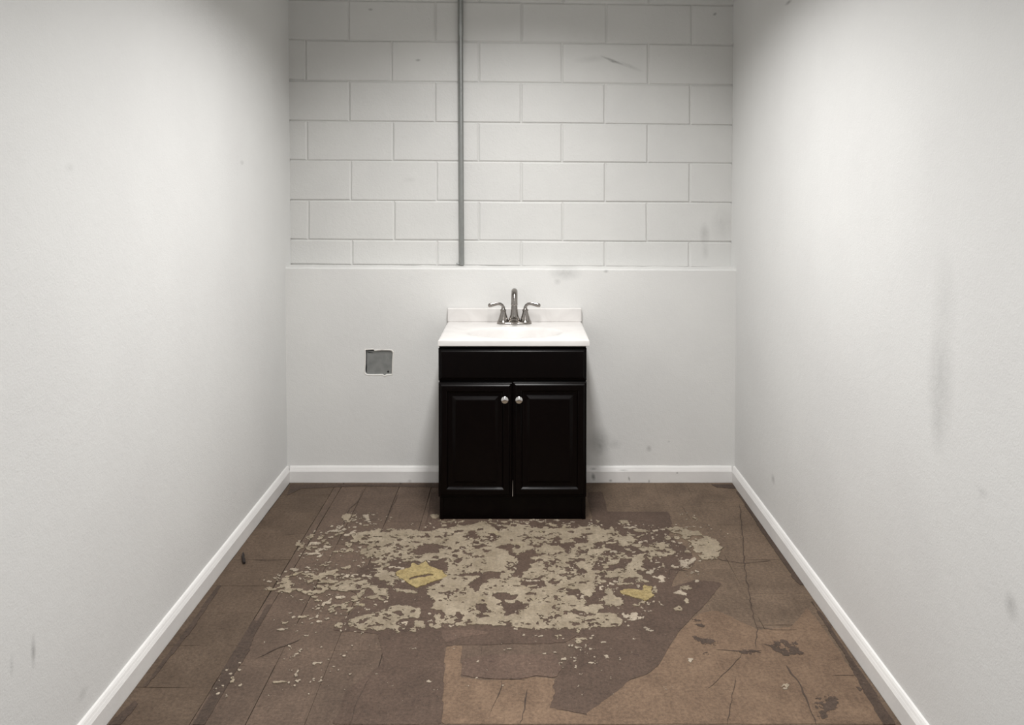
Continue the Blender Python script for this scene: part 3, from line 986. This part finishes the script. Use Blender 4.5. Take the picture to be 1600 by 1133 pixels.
def rect_loop(inset, z):
    """points of the outer rectangle matched by angle to the basin's ellipse"""
    out = []
    for i in range(n):
        a = 2 * math.pi * i / n
        dx, dy = math.cos(a) * bra, math.sin(a) * brb
        sx = ((TX1 - inset - bcx) if dx > 0 else (bcx - TX0 - inset)) / abs(dx) if abs(dx) > 1e-6 else 1e9
        sy = ((TY1 - inset - bcy) if dy > 0 else (bcy - TY0 - inset)) / abs(dy) if abs(dy) > 1e-6 else 1e9
        t = min(sx, sy)
        out.append([bcx + dx * t, bcy + dy * t, z])
    for cxx in (TX0 + inset, TX1 - inset):                  # snap nearest points to the true corners
        for cyy in (TY0 + inset, TY1 - inset):
            q = min(out, key=lambda v: (v[0] - cxx) ** 2 + (v[1] - cyy) ** 2)
            q[0], q[1] = cxx, cyy
    return [tuple(v) for v in out]


def ell(s, z):
    return [(bcx + bra * s * math.cos(2 * math.pi * i / n), bcy + brb * s * math.sin(2 * math.pi * i / n), z) for i in range(n)]


def lerp_loop(a, b_, t, z):
    return [(p_[0] + (q_[0] - p_[0]) * t, p_[1] + (q_[1] - p_[1]) * t, z) for p_, q_ in zip(a, b_)]


rim = ell(1.10, TZ)
add_rings(bm, [ell(1.04, ZT), rect_loop(.002, ZT), rect_loop(0, ZT + .002), rect_loop(0, TZ - .009), rect_loop(.0015, TZ - .004), rect_loop(.006, TZ - .0008), rect_loop(.010, TZ), lerp_loop(rect_loop(.010, TZ), rim, .5, TZ), rim, ell(1.07, TZ - .0004), ell(1.04, TZ - .0013), ell(1.02, TZ - .003)], False, False)
obj('slab', bm, M_marble, top, smooth=30)
bm = bmesh.new()
inner = [(1.02, .003), (1.0, .0055), (.98, .009), (.96, .014), (.93, .023), (.87, .043), (.78, .070), (.64, .092), (.46, .106), (.28, .113), (.12, .116)]
add_rings(bm, [ell(s, TZ - d) for s, d in inner] + [ell(.12, TZ - .122), ell(.5, TZ - .115), ell(.86, TZ - .075), ell(1.02, TZ - .030), ell(1.04, ZT)], False, False)
obj('basin', bm, M_marble, top, smooth=60)
bm = bmesh.new()
add_rings(bm, [circle((bcx, bcy, TZ - .1165), r_, 24) if k == 0 else circle((bcx, bcy, z_), r_, 24) for k, (r_, z_) in enumerate(((.022, 0), (.022, TZ - .1145), (.018, TZ - .1135), (.015, TZ - .1150), (.004, TZ - .1150)))])
M_nick = metal_mat('brushed_nickel', (0.34, 0.315, 0.295), 0.19, 0.04)
obj('drain', bm, M_nick, top, smooth=40)
bm = bmesh.new()
add_box(bm, TX0 + .0005, TX1 - .0005, TY1 - .023, TY1, TZ - .001, TZ + .0625, .004, 3)
obj('backsplash', bm, M_marble, top)

# ------------------------------------------------------------------ centerset faucet
FY, FX = 3.925, -0.0305
fa = thing('faucet', 'brushed nickel two-handle bathroom faucet with high curved spout on the white top', 'faucet', (FX, FY, TZ))


def oval(cx, cy, hx, r, z, nn=40):
    out = []
    for i in range(nn):
        a = 2 * math.pi * i / nn
        out.append((cx + (hx if math.cos(a) >= 0 else -hx) + r * math.cos(a), cy + r * math.sin(a), z))
    return out


bm = bmesh.new()
add_rings(bm, [oval(FX, FY, .052, .0275, TZ + .0002), oval(FX, FY, .052, .0275, TZ + .004), oval(FX, FY, .052, .0250, TZ + .008), oval(FX, FY, .050, .0215, TZ + .0105)])
obj('base_plate', bm, M_nick, fa, smooth=35)
for s in (-1, 1):
    hx = FX + s * .0505
    bm = bmesh.new()
    prof = [(.0275, .006), (.0280, .010), (.0245, .014), (.0215, .022), (.0185, .032), (.0150, .043), (.0128, .052), (.0122, .058), (.0138, .060), (.0138, .064), (.0105, .067), (.0085, .070), (.0080, .076), (.0075, .078)]
    add_rings(bm, [circle((hx, FY, TZ + z_), r_, 28) for r_, z_ in prof])
    hd = obj('handle', bm, M_nick, fa, smooth=32)
    bm = bmesh.new()
    P_ = [(0, .070), (.0, .077), (.004, .0845), (.012, .0900), (.022, .0915), (.034, .0905), (.046, .0880), (.057, .0855), (.0655, .0845), (.0690, .0845)]
    W_ = [(.0065, .0065), (.0062, .0065), (.0052, .0066), (.0040, .0066), (.0036, .0068), (.0036, .0075), (.0045, .0085), (.0055, .0095), (.0050, .0085), (.0020, .0035)]
    add_tube(bm, [(hx + s * a, FY - .002 - .10 * a, TZ + z_) for a, z_ in P_], W_, 16)
    obj('lever', bm, M_nick, hd, smooth=50)
bm = bmesh.new()
prof = [(.0300, .006), (.0305, .011), (.0265, .016), (.0245, .021), (.0255, .024), (.0215, .029), (.0180, .040), (.0162, .055), (.0146, .072), (.0136, .088)]
add_rings(bm, [circle((FX, FY, TZ + z_), r_, 32) for r_, z_ in prof])
obj('spout_body', bm, M_nick, fa, smooth=32)
bm = bmesh.new()
pts, rad = [], []
for i in range(4):
    pts.append((FX, FY, TZ + .084 + .007 * i)); rad.append(.0130 + .0003 * i)
for i in range(1, 17):
    a = math.radians(172) * i / 16
    R_ = .050
    pts.append((FX + .001, FY - R_ + R_ * math.cos(a), TZ + .108 + .0465 * math.sin(a)))
    rad.append(.0142)
pts.append((FX + .001, FY - .1003, TZ + .111)); rad.append(.0143)
pts.append((FX + .001, FY - .1005, TZ + .107)); rad.append(.0146)
add_tube(bm, pts, rad, 20)
sp = obj('spout', bm, M_nick, fa, smooth=50)
bm = bmesh.new()
add_rings(bm, [circle((FX + .001, FY - .1006, TZ + z_), r_, 20) for r_, z_ in ((.0146, .1075), (.0150, .1060), (.0150, .1010), (.0138, .0995), (.0095, .1000))])
obj('aerator', bm, M_nick, sp, smooth=40)
bm = bmesh.new()
add_rings(bm, [circle((FX, FY + .026, TZ + z_), r_, 14) for r_, z_ in ((.003, .006), (.003, .058), (.0055, .060), (.0060, .064), (.0040, .068))])
obj('lift_rod', bm, M_nick, fa, smooth=40)

# ------------------------------------------------------------------ steel conduit
M_galv = metal_mat('galvanized_steel', (0.40, 0.41, 0.40), 0.36, 0.07)
xa, za = wall_pt(719.3, 0, 4.0855)
xb_, zb_ = wall_pt(721.5, 413.5, 4.0855)
zb_ = max(zb_, 1.0055)
slope = (xa - xb_) / (za - zb_)
cd = thing('conduit', 'galvanized steel conduit pipe running down the painted block wall to the ledge', 'pipe', (xb_, 4.0855, zb_))
bm = bmesh.new()
rr = .0122
zz = [zb_, zb_ + .012, zb_ + .5, zb_ + 1.0, CEIL - .002]
add_rings(bm, [circle((xb_ + slope * (z_ - zb_), 4.0855, z_), rr, 28) for z_ in zz])
obj('pipe', bm, M_galv, cd, smooth=40)
bm = bmesh.new()
cz = wall_pt(720, 55, 4.0855)[1]
add_rings(bm, [circle((xb_ + slope * (cz - zb_), 4.0855, cz + d_), r_, 28) for r_, d_ in ((.0125, -.004), (.0128, -.003), (.0128, .36), (.0125, .361))])
obj('coupling', bm, M_galv, cd, smooth=40)
box_obj('foot_tab', (xb_ - .026, xb_ - .0105, 4.080, 4.090, zb_ + .0005, zb_ + .0085), M_galv, cd, .002)

# ------------------------------------------------------------------ blank steel cover in the wall opening
M_plate, nt, b = new_mat('dull_grey_steel')
p = pos(nt)
nt.links.new(mix(nt, ramp(nt, tex_noise(nt, p, 30, 4), .3, .7), (0.20, 0.205, 0.20), (0.275, 0.28, 0.27)), b.inputs['Base Color'])
b.inputs['Metallic'].default_value = 0.25
b.inputs['Roughness'].default_value = 0.5
M_hole, nt, b = new_mat('dark_void')
b.inputs['Base Color'].default_value = (0.008, 0.008, 0.008, 1)
hx0, hx1 = min(p_[0] for p_ in hole), max(p_[0] for p_ in hole)
hz0, hz1 = min(p_[1] for p_ in hole), max(p_[1] for p_ in hole)
cp = thing('junction_box_cover', 'blank grey steel box cover set in a rough square opening in the plaster', 'cover plate', ((hx0 + hx1) / 2, Y_LOW + .012, (hz0 + hz1) / 2))
bm = bmesh.new()
add_box(bm, hx0 + .0075, hx1 - .001, Y_LOW + .0070, Y_LOW + .0095, hz0 + .001, hz1 - .0055, .0008)
obj('plate', bm, M_plate, cp)
box_obj('box_body', (hx0 + .001, hx1 + .004, Y_LOW + .0135, Y_LOW + .050, hz0 + .001, hz1 + .004), M_hole, cp, .0)
for (px, py) in ((606.2, 581.3),):
    x, z = wall_pt(px, py, Y_LOW)
    bm = bmesh.new()
    add_rings(bm, [circle((x, Y_LOW + o_, z), r_, 16, 'y') for o_, r_ in ((.0075, .0050), (.0062, .0050), (.0058, .0040))])
    obj('screw_hole', bm, M_hole, cp, smooth=40)  # near-black disc, its dark colour stands in for the shaded empty screw hole
bm = bmesh.new()
x, z = wall_pt(578.5, 550.3, Y_LOW)
add_tube(bm, [(x - .014, Y_LOW + .0065, z), (x - .004, Y_LOW + .0064, z - .002), (x + .012, Y_LOW + .0062, z - .004)], [.0014, .0020, .0012], 8)
obj('tab', bm, M_hole, cp)

# ------------------------------------------------------------------ small dark scrap on the floor by the left baseboard
M_scrap, nt, b = new_mat('dark_scrap')
nt.links.new(mix(nt, tex_noise(nt, pos(nt), 200, 3), (0.006, 0.003, 0.002), (0.018, 0.009, 0.006)), b.inputs['Base Color'])
b.inputs['Roughness'].default_value = 0.7
s0, s1, s2 = floor_pt(380.0, 866.5), floor_pt(380.2, 873), floor_pt(381.6, 882)
bm = bmesh.new()
add_tube(bm, [(s0[0], s0[1], .0075), (s0[0] * .4 + s1[0] * .6, s0[1] * .4 + s1[1] * .6, .0085), (s1[0] + .001, s1[1] - .004, .0082), (s2[0] * .5 + s1[0] * .5, s2[1] * .5 + s1[1] * .5, .0080), (s2[0], s2[1], .0070)],
         [.0030, .0052, .0044, .0056, .0046], 10)
bmesh.ops.translate(bm, vec=(0, 0, -.0015), verts=bm.verts)
so = obj('debris_scrap', bm, M_scrap, smooth=60)
so['label'] = 'small dark bent scrap lying on the floor near the left baseboard'
so['category'] = 'debris'
